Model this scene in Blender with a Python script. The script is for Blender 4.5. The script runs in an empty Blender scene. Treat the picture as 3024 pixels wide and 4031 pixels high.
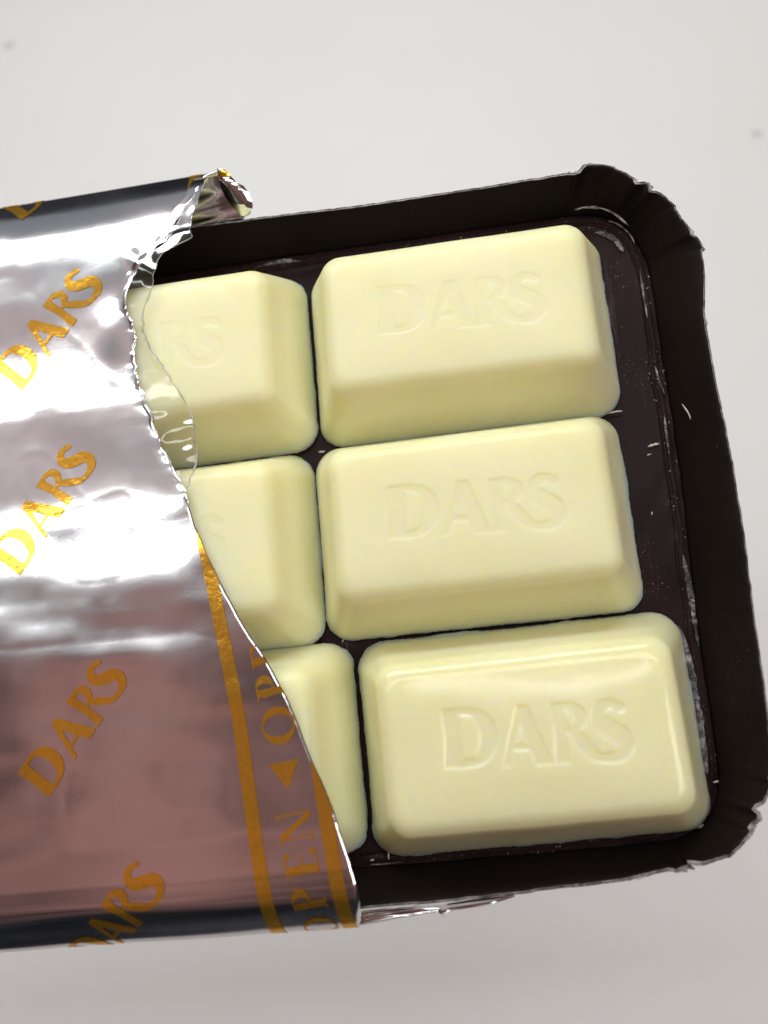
import bpy, bmesh, math, random
import numpy as np
from mathutils import Matrix, Vector

# ------------------------------------------------------------------ scene, camera, light
scene = bpy.context.scene
C = scene.collection
MM = 0.001
LIFT = 0.110          # the open packet is held this far above the white desk (metres)
random.seed(7)

cam_d = bpy.data.cameras.new('camera')
cam = bpy.data.objects.new('camera', cam_d)
C.objects.link(cam)
scene.camera = cam
_A = 0.095
_ca, _sa = math.cos(_A), math.sin(_A)
_rows = [(0.99151, 0.0, -0.13001), (0.02744, 0.97747, 0.20927), (-0.12708, 0.21106, -0.96918)]
_rows = [(r[0] * _ca + r[1] * _sa, -r[0] * _sa + r[1] * _ca, r[2]) for r in _rows]
_m = Matrix.Identity(4)
for _i in range(3):
    _m[_i][0] = _rows[0][_i]
    _m[_i][1] = _rows[1][_i]
    _m[_i][2] = -_rows[2][_i]
_m.translation = (0, 0, 75.083 * MM + LIFT)
cam.matrix_world = _m
cam_d.sensor_fit = 'VERTICAL'
cam_d.lens = 3.99
cam_d.sensor_height = 3.99 * 4031 / 3400
cam_d.sensor_width = 3.99 * 3024 / 3400
cam_d.clip_start = 0.002
cam_d.clip_end = 20
cam_d.dof.use_dof = True
cam_d.dof.focus_distance = 0.0745
cam_d.dof.aperture_fstop = 3.2

world = bpy.data.worlds.new('World')
scene.world = world
world.use_nodes = True
wn, wl = world.node_tree.nodes, world.node_tree.links
wn.clear()
w_out = wn.new('ShaderNodeOutputWorld')
w_bg = wn.new('ShaderNodeBackground')
w_tc = wn.new('ShaderNodeTexCoord')
w_sep = wn.new('ShaderNodeSeparateXYZ')
w_rmp = wn.new('ShaderNodeValToRGB')
wl.new(w_tc.outputs['Generated'], w_sep.inputs[0])
wl.new(w_sep.outputs['Z'], w_rmp.inputs['Fac'])
w_noise = wn.new('ShaderNodeTexNoise')
w_noise.inputs['Scale'].default_value = 4.0
w_noise.inputs['Detail'].default_value = 3.0
w_mix = wn.new('ShaderNodeMix')
w_mix.data_type = 'RGBA'
w_mix.blend_type = 'MULTIPLY'
w_mix.inputs[0].default_value = 1.0
w_var = wn.new('ShaderNodeValToRGB')
w_var.color_ramp.elements[0].position = 0.36
w_var.color_ramp.elements[0].color = (0.38, 0.42, 0.43, 1)
w_var.color_ramp.elements[1].position = 0.64
w_var.color_ramp.elements[1].color = (1.60, 1.50, 1.55, 1)
wl.new(w_tc.outputs['Generated'], w_noise.inputs['Vector'])
wl.new(w_noise.outputs[0], w_var.inputs['Fac'])
wl.new(w_rmp.outputs['Color'], w_mix.inputs[6])
wl.new(w_var.outputs['Color'], w_mix.inputs[7])
wl.new(w_mix.outputs[2], w_bg.inputs['Color'])
wl.new(w_bg.outputs[0], w_out.inputs['Surface'])
w_rmp.color_ramp.elements[0].position = 0.25
w_rmp.color_ramp.elements[0].color = (0.018, 0.019, 0.022, 1)
w_rmp.color_ramp.elements[1].position = 0.92
w_rmp.color_ramp.elements[1].color = (0.225, 0.118, 0.100, 1)
w_bg.inputs['Strength'].default_value = 1.0

def lamp(name, loc, tilt, sx, sy, radiance, color):
    """A rectangular ceiling light, long side along x; tilt leans it about x (degrees)."""
    d = bpy.data.lights.new(name, 'AREA')
    d.shape = 'RECTANGLE'
    d.size, d.size_y = sx, sy
    d.energy = radiance * math.pi * sx * sy
    d.color = color
    o = bpy.data.objects.new(name, d)
    C.objects.link(o)
    o.location = loc
    o.rotation_euler = (math.radians(tilt), 0, 0)
    return o

# a desk lamp behind the packet, a tube lamp and the pale ceiling round it above, a weak far lamp to the right
lamp('desk_lamp', (-0.05, 0.190, LIFT + 0.142), -42, 0.26, 0.050, 11.0, (0.97, 1.0, 0.99))
lamp('ceiling_lamp', (-0.16, 0.205, LIFT + 0.64), 0, 0.85, 0.058, 9.0, (0.97, 1.0, 0.99))
lamp('ceiling_lamp', (0.50, -0.12, LIFT + 0.55), 0, 0.40, 0.34, 5.8, (1.0, 0.98, 0.95))
lamp('ceiling_glow', (-0.15, 0.43, LIFT + 0.68), 0, 1.4, 0.64, 0.25, (0.84, 0.95, 1.0))
lamp('ceiling_glow', (-0.15, 1.26, LIFT + 0.70), -20, 2.0, 1.1, 0.22, (0.86, 0.94, 1.0))

scene.view_settings.view_transform = 'Standard'
scene.view_settings.look = 'None'
scene.view_settings.gamma = 1.0
scene.view_settings.exposure = -0.10
scene.render.film_transparent = False
scene.cycles.max_bounces = 12
scene.cycles.transparent_max_bounces = 16

# ------------------------------------------------------------------ helpers
def _hash(ix, iy, seed):
    n = (ix.astype(np.int64) * 374761393 + iy.astype(np.int64) * 668265263 + seed * 1442695041) & 0x7fffffff
    n = ((n ^ (n >> 13)) * 1274126177) & 0x7fffffff
    n = n ^ (n >> 16)
    return (n & 0xffff) / 65535.0

def vnoise(x, y, seed=0):
    """Smooth value noise, -1 to 1."""
    x, y = np.broadcast_arrays(np.asarray(x, float), np.asarray(y, float))
    ix, iy = np.floor(x), np.floor(y)
    fx, fy = x - ix, y - iy
    fx = fx * fx * fx * (fx * (fx * 6 - 15) + 10)
    fy = fy * fy * fy * (fy * (fy * 6 - 15) + 10)
    a, b = _hash(ix, iy, seed), _hash(ix + 1, iy, seed)
    c, d = _hash(ix, iy + 1, seed), _hash(ix + 1, iy + 1, seed)
    return 2 * ((a * (1 - fx) + b * fx) * (1 - fy) + (c * (1 - fx) + d * fx) * fy) - 1

def sstep(a, b, x):
    t = np.clip((np.asarray(x, float) - a) / (b - a), 0, 1)
    return t * t * (3 - 2 * t)

def mesh_obj(name, verts, faces, mats, parent=None, smooth=True, loc=None, lift=True):
    """verts in millimetres, measured from the tray's floor."""
    v = np.asarray(verts, float) * MM
    me = bpy.data.meshes.new(name)
    me.from_pydata(v.tolist(), [], [tuple(int(i) for i in f) for f in faces])
    for m in (mats if isinstance(mats, (list, tuple)) else [mats]):
        me.materials.append(m)
    if smooth:
        me.polygons.foreach_set('use_smooth', [True] * len(me.polygons))
    me.update()
    o = bpy.data.objects.new(name, me)
    C.objects.link(o)
    if parent is not None:
        o.parent = parent
    elif lift:
        o.location = (0, 0, LIFT)
    if loc is not None:
        o.location = (loc[0] * MM, loc[1] * MM, loc[2] * MM + (LIFT if parent is None else 0))
    return o

def thing(name, label, cat, loc=(0, 0, 0), group=None):
    o = bpy.data.objects.new(name, None)
    C.objects.link(o)
    o.empty_display_size = 0.01
    o.location = (loc[0] * MM, loc[1] * MM, loc[2] * MM + LIFT)
    tag(o, label, cat, group)
    return o

def tag(o, label, cat, group=None):
    o['label'] = label
    o['category'] = cat
    if group:
        o['group'] = group
    return o

def grid_faces(nu, nv, off=0, closed_u=False):
    """Vertices indexed i*nv+j."""
    F = []
    for i in range(nu if closed_u else nu - 1):
        a, b = off + i * nv, off + ((i + 1) % nu) * nv
        for j in range(nv - 1):
            F.append((a + j, b + j, b + j + 1, a + j + 1))
    return F

def spline(pts, n, closed=False):
    """Centripetal-ish Catmull-Rom resampled to n points, evenly by length."""
    P = np.asarray(pts, float)
    K = len(P)
    out = []
    rng = range(K if closed else K - 1)
    for i in rng:
        p0 = P[(i - 1) % K] if (closed or i > 0) else 2 * P[0] - P[1]
        p1, p2 = P[i], P[(i + 1) % K]
        p3 = P[(i + 2) % K] if (closed or i + 2 < K) else 2 * P[-1] - P[-2]
        t = np.linspace(0, 1, 24, endpoint=False)[:, None]
        out.append(0.5 * (2 * p1 + (p2 - p0) * t + (2 * p0 - 5 * p1 + 4 * p2 - p3) * t ** 2 + (3 * p1 - p0 - 3 * p2 + p3) * t ** 3))
    out = np.concatenate(out + ([P[:1]] if closed else [P[-1:]]))
    L = np.concatenate([[0], np.cumsum(np.linalg.norm(np.diff(out, axis=0), axis=1))])
    x = np.linspace(0, L[-1], n + 1)[:-1] if closed else np.linspace(0, L[-1], n)
    return np.stack([np.interp(x, L, out[:, k]) for k in range(out.shape[1])], 1)

# ------------------------------------------------------------------ materials
def new_mat(name):
    m = bpy.data.materials.new(name)
    m.use_nodes = True
    nt = m.node_tree
    return m, nt.nodes, nt.links, nt.nodes['Principled BSDF']

def add_noise(N, L, scale, detail=3, rough=0.55, coord=None, stretch=None):
    n = N.new('ShaderNodeTexNoise')
    n.inputs['Scale'].default_value = scale
    n.inputs['Detail'].default_value = detail
    n.inputs['Roughness'].default_value = rough
    if coord is not None:
        if stretch:
            mp = N.new('ShaderNodeMapping')
            mp.inputs['Scale'].default_value = stretch
            L.new(coord, mp.inputs['Vector'])
            L.new(mp.outputs[0], n.inputs['Vector'])
        else:
            L.new(coord, n.inputs['Vector'])
    return n

def ramp(N, L, src, p0, c0, p1, c1):
    r = N.new('ShaderNodeValToRGB')
    e = r.color_ramp.elements
    e[0].position, e[1].position = p0, p1
    e[0].color = (*c0, 1) if isinstance(c0, tuple) else (c0, c0, c0, 1)
    e[1].color = (*c1, 1) if isinstance(c1, tuple) else (c1, c1, c1, 1)
    L.new(src, r.inputs['Fac'])
    return r

def add_bump(N, L, bsdf, src, strength, dist):
    b = N.new('ShaderNodeBump')
    b.inputs['Strength'].default_value = strength
    b.inputs['Distance'].default_value = dist
    L.new(src, b.inputs['Height'])
    L.new(b.outputs[0], bsdf.inputs['Normal'])
    return b

def math_node(N, L, op, a, b=None):
    n = N.new('ShaderNodeMath')
    n.operation = op
    for k, v in enumerate((a, b)):
        if v is None:
            continue
        if isinstance(v, (int, float)):
            n.inputs[k].default_value = v
        else:
            L.new(v, n.inputs[k])
    return n.outputs[0]

def mix_rgb(N, L, fac, a, b):
    n = N.new('ShaderNodeMix')
    n.data_type = 'RGBA'
    if isinstance(fac, (int, float)):
        n.inputs[0].default_value = fac
    else:
        L.new(fac, n.inputs[0])
    for k, v in ((6, a), (7, b)):
        if isinstance(v, tuple):
            n.inputs[k].default_value = (*v, 1)
        else:
            L.new(v, n.inputs[k])
    return n.outputs[2]

def chocolate_mat(name, rough, gloss_noise):
    m, N, L, b = new_mat(name)
    tc = N.new('ShaderNodeTexCoord').outputs['Object']
    n1 = add_noise(N, L, 120, 3, 0.5, tc)
    r = ramp(N, L, n1.outputs[0], 0.35, (0.795, 0.770, 0.470), 0.68, (0.825, 0.800, 0.525))
    L.new(r.outputs[0], b.inputs['Base Color'])
    b.inputs['Subsurface Weight'].default_value = 1.0
    b.inputs['Subsurface Radius'].default_value = (1.0, 0.72, 0.16)
    b.inputs['Subsurface Scale'].default_value = 0.0042
    b.inputs['IOR'].default_value = 1.45
    n2 = add_noise(N, L, 260, 2, 0.5, tc)
    rr = ramp(N, L, n2.outputs[0], 0.3, rough - gloss_noise, 0.7, rough + gloss_noise)
    L.new(rr.outputs[0], b.inputs['Roughness'])
    n3 = add_noise(N, L, 700, 3, 0.6, tc)
    rough_h = math_node(N, L, 'SUBTRACT', n3.outputs[0], math_node(N, L, 'MULTIPLY', ramp(N, L, add_noise(N, L, 2600, 2, 0.5, tc).outputs[0], 0.70, 0.0, 0.78, 1.0).outputs[0], 0.9))
    add_bump(N, L, b, rough_h, 0.13, 0.00014)
    return m

M_CHOC = chocolate_mat('white_chocolate', 0.40, 0.10)
M_CHOC_GLOSS = chocolate_mat('glossy_white_chocolate', 0.18, 0.03)

def crumb_mat():
    m, N, L, b = new_mat('chocolate_crumb')
    b.inputs['Base Color'].default_value = (0.50, 0.48, 0.44, 1)
    b.inputs['Roughness'].default_value = 0.6
    return m
M_CRUMB = crumb_mat()

def tray_mat(name, floor):
    m, N, L, b = new_mat(name)
    tc = N.new('ShaderNodeTexCoord').outputs['Object']
    n1 = add_noise(N, L, 90, 4, 0.6, tc)
    if floor:
        base = ramp(N, L, n1.outputs[0], 0.3, (0.0125, 0.0064, 0.0066), 0.7, (0.021, 0.0112, 0.0112)).outputs[0]
    else:
        base = ramp(N, L, n1.outputs[0], 0.3, (0.0090, 0.0062, 0.0050), 0.7, (0.0130, 0.0090, 0.0072)).outputs[0]
    # fine pale specks and rub marks left by the pieces
    specks = add_noise(N, L, 5200, 2, 0.6, tc)
    area = add_noise(N, L, 170, 3, 0.6, tc)
    s1 = ramp(N, L, specks.outputs[0], 0.66, 0.0, 0.72, 1.0)
    s2 = ramp(N, L, area.outputs[0], 0.46, 0.0, 0.66, 1.0)
    fac = math_node(N, L, 'MULTIPLY', s1.outputs[0], s2.outputs[0])
    fac = math_node(N, L, 'MULTIPLY', fac, 0.80 if floor else 0.10)
    if floor:
        rub = add_noise(N, L, 500, 5, 0.75, tc, (1.0, 0.14, 1.0))
        r1 = ramp(N, L, rub.outputs[0], 0.56, 0.0, 0.80, 1.0)
        area2 = add_noise(N, L, 120, 2, 0.5, tc)
        r2 = ramp(N, L, area2.outputs[0], 0.48, 0.0, 0.70, 1.0)
        rb = math_node(N, L, 'MULTIPLY', r1.outputs[0], r2.outputs[0])
        rb = math_node(N, L, 'MULTIPLY', rb, 0.34)
        fac = math_node(N, L, 'MAXIMUM', fac, rb)
    col = mix_rgb(N, L, fac, base, (0.42, 0.39, 0.38))
    L.new(col, b.inputs['Base Color'])
    rr = ramp(N, L, n1.outputs[0], 0.3, 0.26 if floor else 0.44, 0.7, 0.40 if floor else 0.56)
    L.new(rr.outputs[0], b.inputs['Roughness'])
    b.inputs['Specular IOR Level'].default_value = 0.07 if floor else 0.05
    fib = add_noise(N, L, 1400, 3, 0.6, tc, (1.0, 0.3, 1.0))
    add_bump(N, L, b, fib.outputs[0], 0.12, 0.00008)
    return m
M_FLOOR = tray_mat('tray_board_inside', True)
M_WALL = tray_mat('tray_board_wall', False)

def paper_mat():
    m, N, L, b = new_mat('torn_paper_core')
    tc = N.new('ShaderNodeTexCoord').outputs['Object']
    n = add_noise(N, L, 900, 4, 0.7, tc)
    r = ramp(N, L, n.outputs[0], 0.40, (0.10, 0.095, 0.09), 0.62, (0.46, 0.445, 0.42))
    L.new(r.outputs[0], b.inputs['Base Color'])
    b.inputs['Roughness'].default_value = 0.85
    add_bump(N, L, b, n.outputs[0], 0.5, 0.0001)
    return m
M_PAPER = paper_mat()

def residue_mat():
    m, N, L, b = new_mat('powdery_residue')
    tc = N.new('ShaderNodeTexCoord').outputs['Object']
    n = add_noise(N, L, 2600, 5, 0.75, tc)
    n2 = add_noise(N, L, 420, 3, 0.6, tc)
    r1 = ramp(N, L, n.outputs[0], 0.42, 0.0, 0.64, 1.0)
    r2 = ramp(N, L, n2.outputs[0], 0.36, 0.0, 0.62, 1.0)
    fac = math_node(N, L, 'MULTIPLY', r1.outputs[0], r2.outputs[0])
    col = mix_rgb(N, L, fac, (0.014, 0.010, 0.0105), (0.50, 0.47, 0.48))
    L.new(col, b.inputs['Base Color'])
    b.inputs['Roughness'].default_value = 0.55
    add_bump(N, L, b, n.outputs[0], 0.5, 0.00008)
    return m
M_RESIDUE = residue_mat()

def foil_mat():
    m, N, L, b = new_mat('silver_foil')
    tc = N.new('ShaderNodeTexCoord').outputs['Object']
    b.inputs['Base Color'].default_value = (0.84, 0.84, 0.86, 1)
    b.inputs['Metallic'].default_value = 1.0
    n0 = add_noise(N, L, 200, 3, 0.5, tc)
    r = ramp(N, L, n0.outputs[0], 0.3, 0.10, 0.7, 0.15)
    L.new(r.outputs[0], b.inputs['Roughness'])
    n1 = add_noise(N, L, 3800, 2, 0.6, tc)
    n2 = add_noise(N, L, 130, 2, 0.5, tc, (0.35, 1.6, 1.0))
    s = math_node(N, L, 'ADD', math_node(N, L, 'MULTIPLY', n1.outputs[0], 0.06), n2.outputs[0])
    add_bump(N, L, b, s, 0.09, 0.0004)
    return m
M_FOIL = foil_mat()

def gold_mat():
    m, N, L, b = new_mat('gold_ink')
    tc = N.new('ShaderNodeTexCoord').outputs['Object']
    n = add_noise(N, L, 2200, 3, 0.6, tc)
    r = ramp(N, L, n.outputs[0], 0.3, (0.80, 0.42, 0.045), 0.7, (0.86, 0.48, 0.065))
    L.new(r.outputs[0], b.inputs['Base Color'])
    b.inputs['Metallic'].default_value = 0.86
    b.inputs['Roughness'].default_value = 0.15
    add_bump(N, L, b, n.outputs[0], 0.25, 0.00006)
    return m
M_GOLD = gold_mat()

def film_mat(name, haze):
    m, N, L, b = new_mat(name)
    N.remove(b)
    out = N['Material Output']
    gl = N.new('ShaderNodeBsdfGlossy')
    gl.inputs['Roughness'].default_value = 0.10
    gl.inputs['Color'].default_value = (1, 1, 1, 1)
    tr = N.new('ShaderNodeBsdfTransparent')
    tr.inputs['Color'].default_value = (0.955, 0.955, 0.95, 1)
    df = N.new('ShaderNodeBsdfTranslucent')
    df.inputs['Color'].default_value = (0.9, 0.9, 0.9, 1)
    fr = N.new('ShaderNodeFresnel')
    fr.inputs['IOR'].default_value = 1.5
    m1 = N.new('ShaderNodeMixShader')
    m2 = N.new('ShaderNodeMixShader')
    m1.inputs[0].default_value = haze
    L.new(tr.outputs[0], m1.inputs[1])
    L.new(df.outputs[0], m1.inputs[2])
    L.new(fr.outputs[0], m2.inputs[0])
    L.new(m1.outputs[0], m2.inputs[1])
    L.new(gl.outputs[0], m2.inputs[2])
    L.new(m2.outputs[0], out.inputs['Surface'])
    return m
M_FILM = film_mat('clear_film', 0.07)
M_FILM_EDGE = film_mat('white_film_edge', 0.38)

def desk_mat():
    m, N, L, b = new_mat('white_desk')
    tc = N.new('ShaderNodeTexCoord').outputs['Object']
    n = add_noise(N, L, 14, 4, 0.6, tc)
    r = ramp(N, L, n.outputs[0], 0.3, (0.755, 0.762, 0.745), 0.7, (0.785, 0.792, 0.775))
    L.new(r.outputs[0], b.inputs['Base Color'])
    b.inputs['Roughness'].default_value = 0.55
    b.inputs['Specular IOR Level'].default_value = 0.25
    n2 = add_noise(N, L, 600, 4, 0.6, tc)
    add_bump(N, L, b, n2.outputs[0], 0.05, 0.0002)
    return m
M_DESK = desk_mat()

def smudge_mat():
    m, N, L, b = new_mat('desk_mark')
    b.inputs['Base Color'].default_value = (0.60, 0.59, 0.58, 1)
    b.inputs['Roughness'].default_value = 0.7
    return m
M_SMUDGE = smudge_mat()

# ------------------------------------------------------------------ the desk
def build_desk():
    ang = math.radians(-12.6)
    ca, sa = math.cos(ang), math.sin(ang)
    edge = 178.5                       # a joint in the desk top, just at the top of the picture
    prof = [(-420, 0), (edge - 2, 0)]
    for k in range(1, 7):
        a = math.radians(90 * k / 6)
        prof.append((edge - 2 + 2 * math.sin(a), -2 + 2 * math.cos(a)))
    prof += [(edge, -7), (edge + 3, -7)]
    for k in range(0, 7):
        a = math.radians(90 * k / 6)
        prof.append((edge + 5 - 2 * math.cos(a), -2 + 2 * math.sin(a)))
    prof += [(760, 0), (760, -24), (-420, -24)]
    V, F = [], []
    for x in (-620, 620):
        for y, z in prof:
            V.append((-7.8 + ca * x - sa * (y - 173.9), 173.9 + sa * x + ca * (y - 173.9), z))
    n = len(prof)
    for j in range(n):
        F.append((j, (j + 1) % n, n + (j + 1) % n, n + j))
    F.append(tuple(range(n)))
    F.append(tuple(range(2 * n - 1, n - 1, -1)))
    o = mesh_obj('desk', V, F, M_DESK, smooth=False, lift=False)
    o['kind'] = 'structure'
    o['label'] = 'plain off-white desk top under the packet'
    for k, (x, y, r) in enumerate(((-108.9, 182.1, 1.5), (73.7, 120.2, 1.2))):
        P = [(x + r * (1 + 0.25 * math.sin(3 * a + k)) * math.cos(a), y + r * (1 + 0.2 * math.cos(2 * a)) * math.sin(a), 0.03) for a in np.linspace(0, 2 * math.pi, 24, endpoint=False)]
        mk = mesh_obj('desk_mark', P, [tuple(range(24))], M_SMUDGE, parent=o, smooth=False)
    return o
build_desk()

# ------------------------------------------------------------------ lettering as signed distance (unit cap height)
def sd_poly(P, poly):
    A = np.asarray(poly, float)
    B = np.roll(A, -1, axis=0)
    best = np.full(len(P), 1e9)
    inside = np.zeros(len(P), bool)
    for a, b in zip(A, B):
        ab = b - a
        t = np.clip(((P - a) @ ab) / (ab @ ab + 1e-12), 0, 1)
        best = np.minimum(best, np.linalg.norm(P - a - t[:, None] * ab, axis=1))
        if a[1] != b[1]:
            cross = (a[1] > P[:, 1]) != (b[1] > P[:, 1])
            xs = a[0] + (P[:, 1] - a[1]) * (b[0] - a[0]) / (b[1] - a[1])
            inside ^= cross & (P[:, 0] < xs)
    return np.where(inside, -best, best)

def sd_stroke(P, pts):
    Q = spline(pts, 8 * len(pts))
    best = np.full(len(P), 1e9)
    for a, b in zip(Q[:-1], Q[1:]):
        ab = b[:2] - a[:2]
        t = np.clip(((P - a[:2]) @ ab) / (ab @ ab + 1e-12), 0, 1)
        best = np.minimum(best, np.linalg.norm(P - a[:2] - t[:, None] * ab, axis=1) - (a[2] + t * (b[2] - a[2])))
    return best

def sm(pts, n=40):
    return spline(pts, n)

def sd_dars(P):
    x0 = 0.0
    outer = [(0.0, 0.02), (0.04, 0.5), (0.0, 0.98)] + sm([(0.40, 1.0), (0.66, 0.95), (0.86, 0.78), (0.93, 0.52), (0.86, 0.25), (0.66, 0.06), (0.36, 0.0)]).tolist()
    inner = [(0.32, 0.16), (0.32, 0.86)] + sm([(0.42, 0.86), (0.55, 0.79), (0.63, 0.52), (0.55, 0.22), (0.42, 0.15)]).tolist()
    d = np.maximum(sd_poly(P, outer), -sd_poly(P, inner))
    a = np.maximum(sd_poly(P, [(1.27, 0.98), (1.47, 0.98), (1.83, 0.0), (1.52, 0.0), (1.44, 0.24), (1.18, 0.24), (1.10, 0.0), (0.96, 0.0)]),
                   -sd_poly(P, [(1.23, 0.36), (1.40, 0.36), (1.33, 0.62)]))
    d = np.minimum(d, a)
    r = sd_poly(P, [(1.83, 0.0), (1.87, 0.5), (1.81, 0.98), (2.08, 0.99), (2.09, 0.0)])
    r = np.minimum(r, sd_stroke(P, [(1.95, 0.92, 0.06), (2.17, 0.91, 0.08), (2.31, 0.78, 0.115), (2.27, 0.62, 0.10), (2.14, 0.53, 0.06), (2.02, 0.51, 0.045)]))
    s = sd_stroke(P, [(2.19, 0.50, 0.09), (2.31, 0.33, 0.11), (2.44, 0.16, 0.10), (2.55, 0.08, 0.08), (2.72, 0.06, 0.085), (2.90, 0.10, 0.11), (3.00, 0.24, 0.14), (2.96, 0.40, 0.155), (2.80, 0.51, 0.16), (2.66, 0.62, 0.15), (2.61, 0.76, 0.125), (2.70, 0.89, 0.105), (2.84, 0.92, 0.085), (2.98, 0.86, 0.085)])
    return np.minimum(d, np.minimum(r, s))

def sd_box(P, x0, x1, y0, y1):
    return sd_poly(P, [(x0, y0), (x1, y0), (x1, y1), (x0, y1)])

def ellipse(cx, cy, rx, ry, n=48):
    return [(cx + rx * math.cos(a), cy + ry * math.sin(a)) for a in np.linspace(0, 2 * math.pi, n, endpoint=False)]

def sd_char(ch, P):
    """Serif capitals, unit height; x centred on zero."""
    if ch == 'O':
        return np.maximum(sd_poly(P, ellipse(0, 0.5, 0.56, 0.52)), -sd_poly(P, ellipse(0, 0.5, 0.30, 0.44)))
    if ch == 'E':
        d = sd_box(P, -0.27, -0.01, 0, 1)
        for b in ((-0.38, 0.36, 0, 0.075), (-0.38, 0.34, 0.925, 1.0), (-0.1, 0.18, 0.47, 0.54)):
            d = np.minimum(d, sd_box(P, *b))
        for q in ([(0.40, 0.30), (0.14, 0.07), (0.38, 0.0)], [(0.36, 0.72), (0.12, 0.93), (0.34, 1.0)], [(0.22, 0.36), (0.22, 0.65), (0.10, 0.505)]):
            d = np.minimum(d, sd_poly(P, q))
        return d
    if ch == 'N':
        d = sd_poly(P, [(-0.44, 1.0), (-0.18, 1.0), (0.40, 0.0), (0.34, -0.02), (0.20, 0.0), (-0.38, 0.96)])
        for b in ((-0.34, -0.27, 0, 1), (0.30, 0.38, 0, 1), (-0.46, -0.15, 0, 0.07), (0.18, 0.50, 0.93, 1), (-0.48, -0.2, 0.93, 1)):
            d = np.minimum(d, sd_box(P, *b))
        return d
    if ch == 'P':
        d = sd_box(P, -0.24, 0.0, 0, 1)
        for b in ((-0.36, 0.12, 0, 0.07), (-0.36, 0.1, 0.93, 1)):
            d = np.minimum(d, sd_box(P, *b))
        bowl = np.maximum(sd_poly(P, ellipse(0.06, 0.72, 0.34, 0.28)), -sd_poly(P, ellipse(0.02, 0.72, 0.12, 0.21)))
        return np.minimum(d, bowl)
    if ch == '<':
        return sd_poly(P, [(-0.42, 0.52), (0.40, 0.04), (0.40, 1.0)])
    raise ValueError(ch)

def mesh_from_sd(sd, x0, x1, y0, y1, step):
    """Mesh of the region where sd < 0, cut exactly along the outline."""
    xs = np.arange(x0, x1 + step, step)
    ys = np.arange(y0, y1 + step, step)
    X, Y = np.meshgrid(xs, ys, indexing='ij')
    D = sd(np.stack([X.ravel(), Y.ravel()], 1)).reshape(X.shape)
    V, F, idx = [], [], {}
    def vert(key, p):
        if key not in idx:
            idx[key] = len(V)
            V.append(p)
        return idx[key]
    for i in range(len(xs) - 1):
        for j in range(len(ys) - 1):
            c = ((i, j), (i + 1, j), (i + 1, j + 1), (i, j + 1))
            d = [D[a] for a in c]
            if min(d) >= 0:
                continue
            poly = []
            for k in range(4):
                a, b = c[k], c[(k + 1) % 4]
                if D[a] < 0:
                    poly.append(vert(a, (xs[a[0]], ys[a[1]])))
                if (D[a] < 0) != (D[b] < 0):
                    t = D[a] / (D[a] - D[b])
                    p = (xs[a[0]] + t * (xs[b[0]] - xs[a[0]]), ys[a[1]] + t * (ys[b[1]] - ys[a[1]]))
                    poly.append(vert((min(a, b), max(a, b)), p))
            if len(poly) > 2:
                F.append(poly)
    return np.array(V).reshape(-1, 2), F

# ------------------------------------------------------------------ the cardboard tray
RIM = [(-97, 40), (-96.6, 43), (-94.5, 45.2), (-91, 45.9), (-60, 45.9), (-23.37, 45.75), (-18.2, 45.62), (-12.44, 45.38), (-5.77, 45.17), (0.5, 45.08), (6.3, 45.04), (9.9, 45.05), (12.21, 45.12), (12.97, 45.55), (13.54, 45.6), (15.16, 45.07), (16.46, 44.26), (17.45, 43.5), (18.34, 42.85), (18.65, 42.17), (19.36, 41.41), (20.21, 39.99), (20.93, 38.46), (21.54, 37.27), (21.68, 35.72), (21.66, 33.73), (21.43, 31.51), (21.17, 29.63), (21.03, 28.47), (20.94, 26.02), (20.9, 23.58), (20.92, 20.78), (20.95, 17.3), (20.94, 15.26), (20.7, 8.88), (20.49, 5.7), (20.28, 1.96), (20.07, -1.69), (19.98, -3.49), (19.79, -6.22), (19.39, -8.03), (18.68, -9.48), (18.3, -9.76), (17.99, -10.67), (17.18, -11.56), (16.41, -12.27), (15.59, -12.77), (14.73, -13.17), (13.63, -13.48), (12.97, -13.59), (12.52, -13.4), (11.69, -13.5), (10.36, -13.71), (8.53, -13.97), (7.06, -14.1), (4.57, -14.25), (2.68, -14.3), (-0.34, -14.5), (-6.19, -14.62), (-12.5, -14.74), (-60, -14.9), (-91, -14.9), (-94.5, -14.2), (-96.6, -12), (-97, -9)]
CREASE = [(-94.5, 38), (-94.2, 41), (-92.8, 43), (-90, 43.8), (-60, 43.9), (-23.4, 43.85), (-18.53, 43.9), (-12.4, 43.8), (-6.47, 43.72), (0.5, 43.65), (6.16, 43.6), (9.5, 43.6), (11.2, 43.55), (11.8, 43.5), (12.3, 43.45), (13.6, 43.3), (14.6, 43.0), (15.3, 42.7), (16.0, 42.2), (16.4, 41.8), (16.9, 41.2), (17.5, 40.1), (17.9, 38.9), (18.2, 37.6), (18.3, 36.2), (18.28, 33.9), (18.22, 31.5), (18.18, 29.6), (18.14, 28.3), (18.1, 26.0), (18.08, 23.6), (18.05, 20.8), (17.95, 17.3), (17.8, 15.2), (17.4, 8.9), (17.25, 5.7), (17.05, 2.0), (16.98, -1.6), (16.95, -3.4), (16.9, -5.9), (16.8, -7.6), (16.5, -8.9), (16.3, -9.4), (16.0, -10.0), (15.4, -10.8), (14.7, -11.4), (14.0, -11.85), (13.2, -12.2), (12.3, -12.4), (11.8, -12.48), (11.4, -12.5), (10.8, -12.52), (9.8, -12.53), (8.2, -12.55), (6.8, -12.56), (4.4, -12.6), (2.6, -12.62), (-0.4, -12.66), (-6.1, -12.7), (-12.1, -12.74), (-60, -12.8), (-90, -12.8), (-92.8, -12.2), (-94.2, -10.4), (-94.5, -8)]
RIM_Z = 4.3
tray = thing('paper_tray', 'dark brown cardboard tray with crimped rounded corners holding the white pieces', 'tray')

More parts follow.
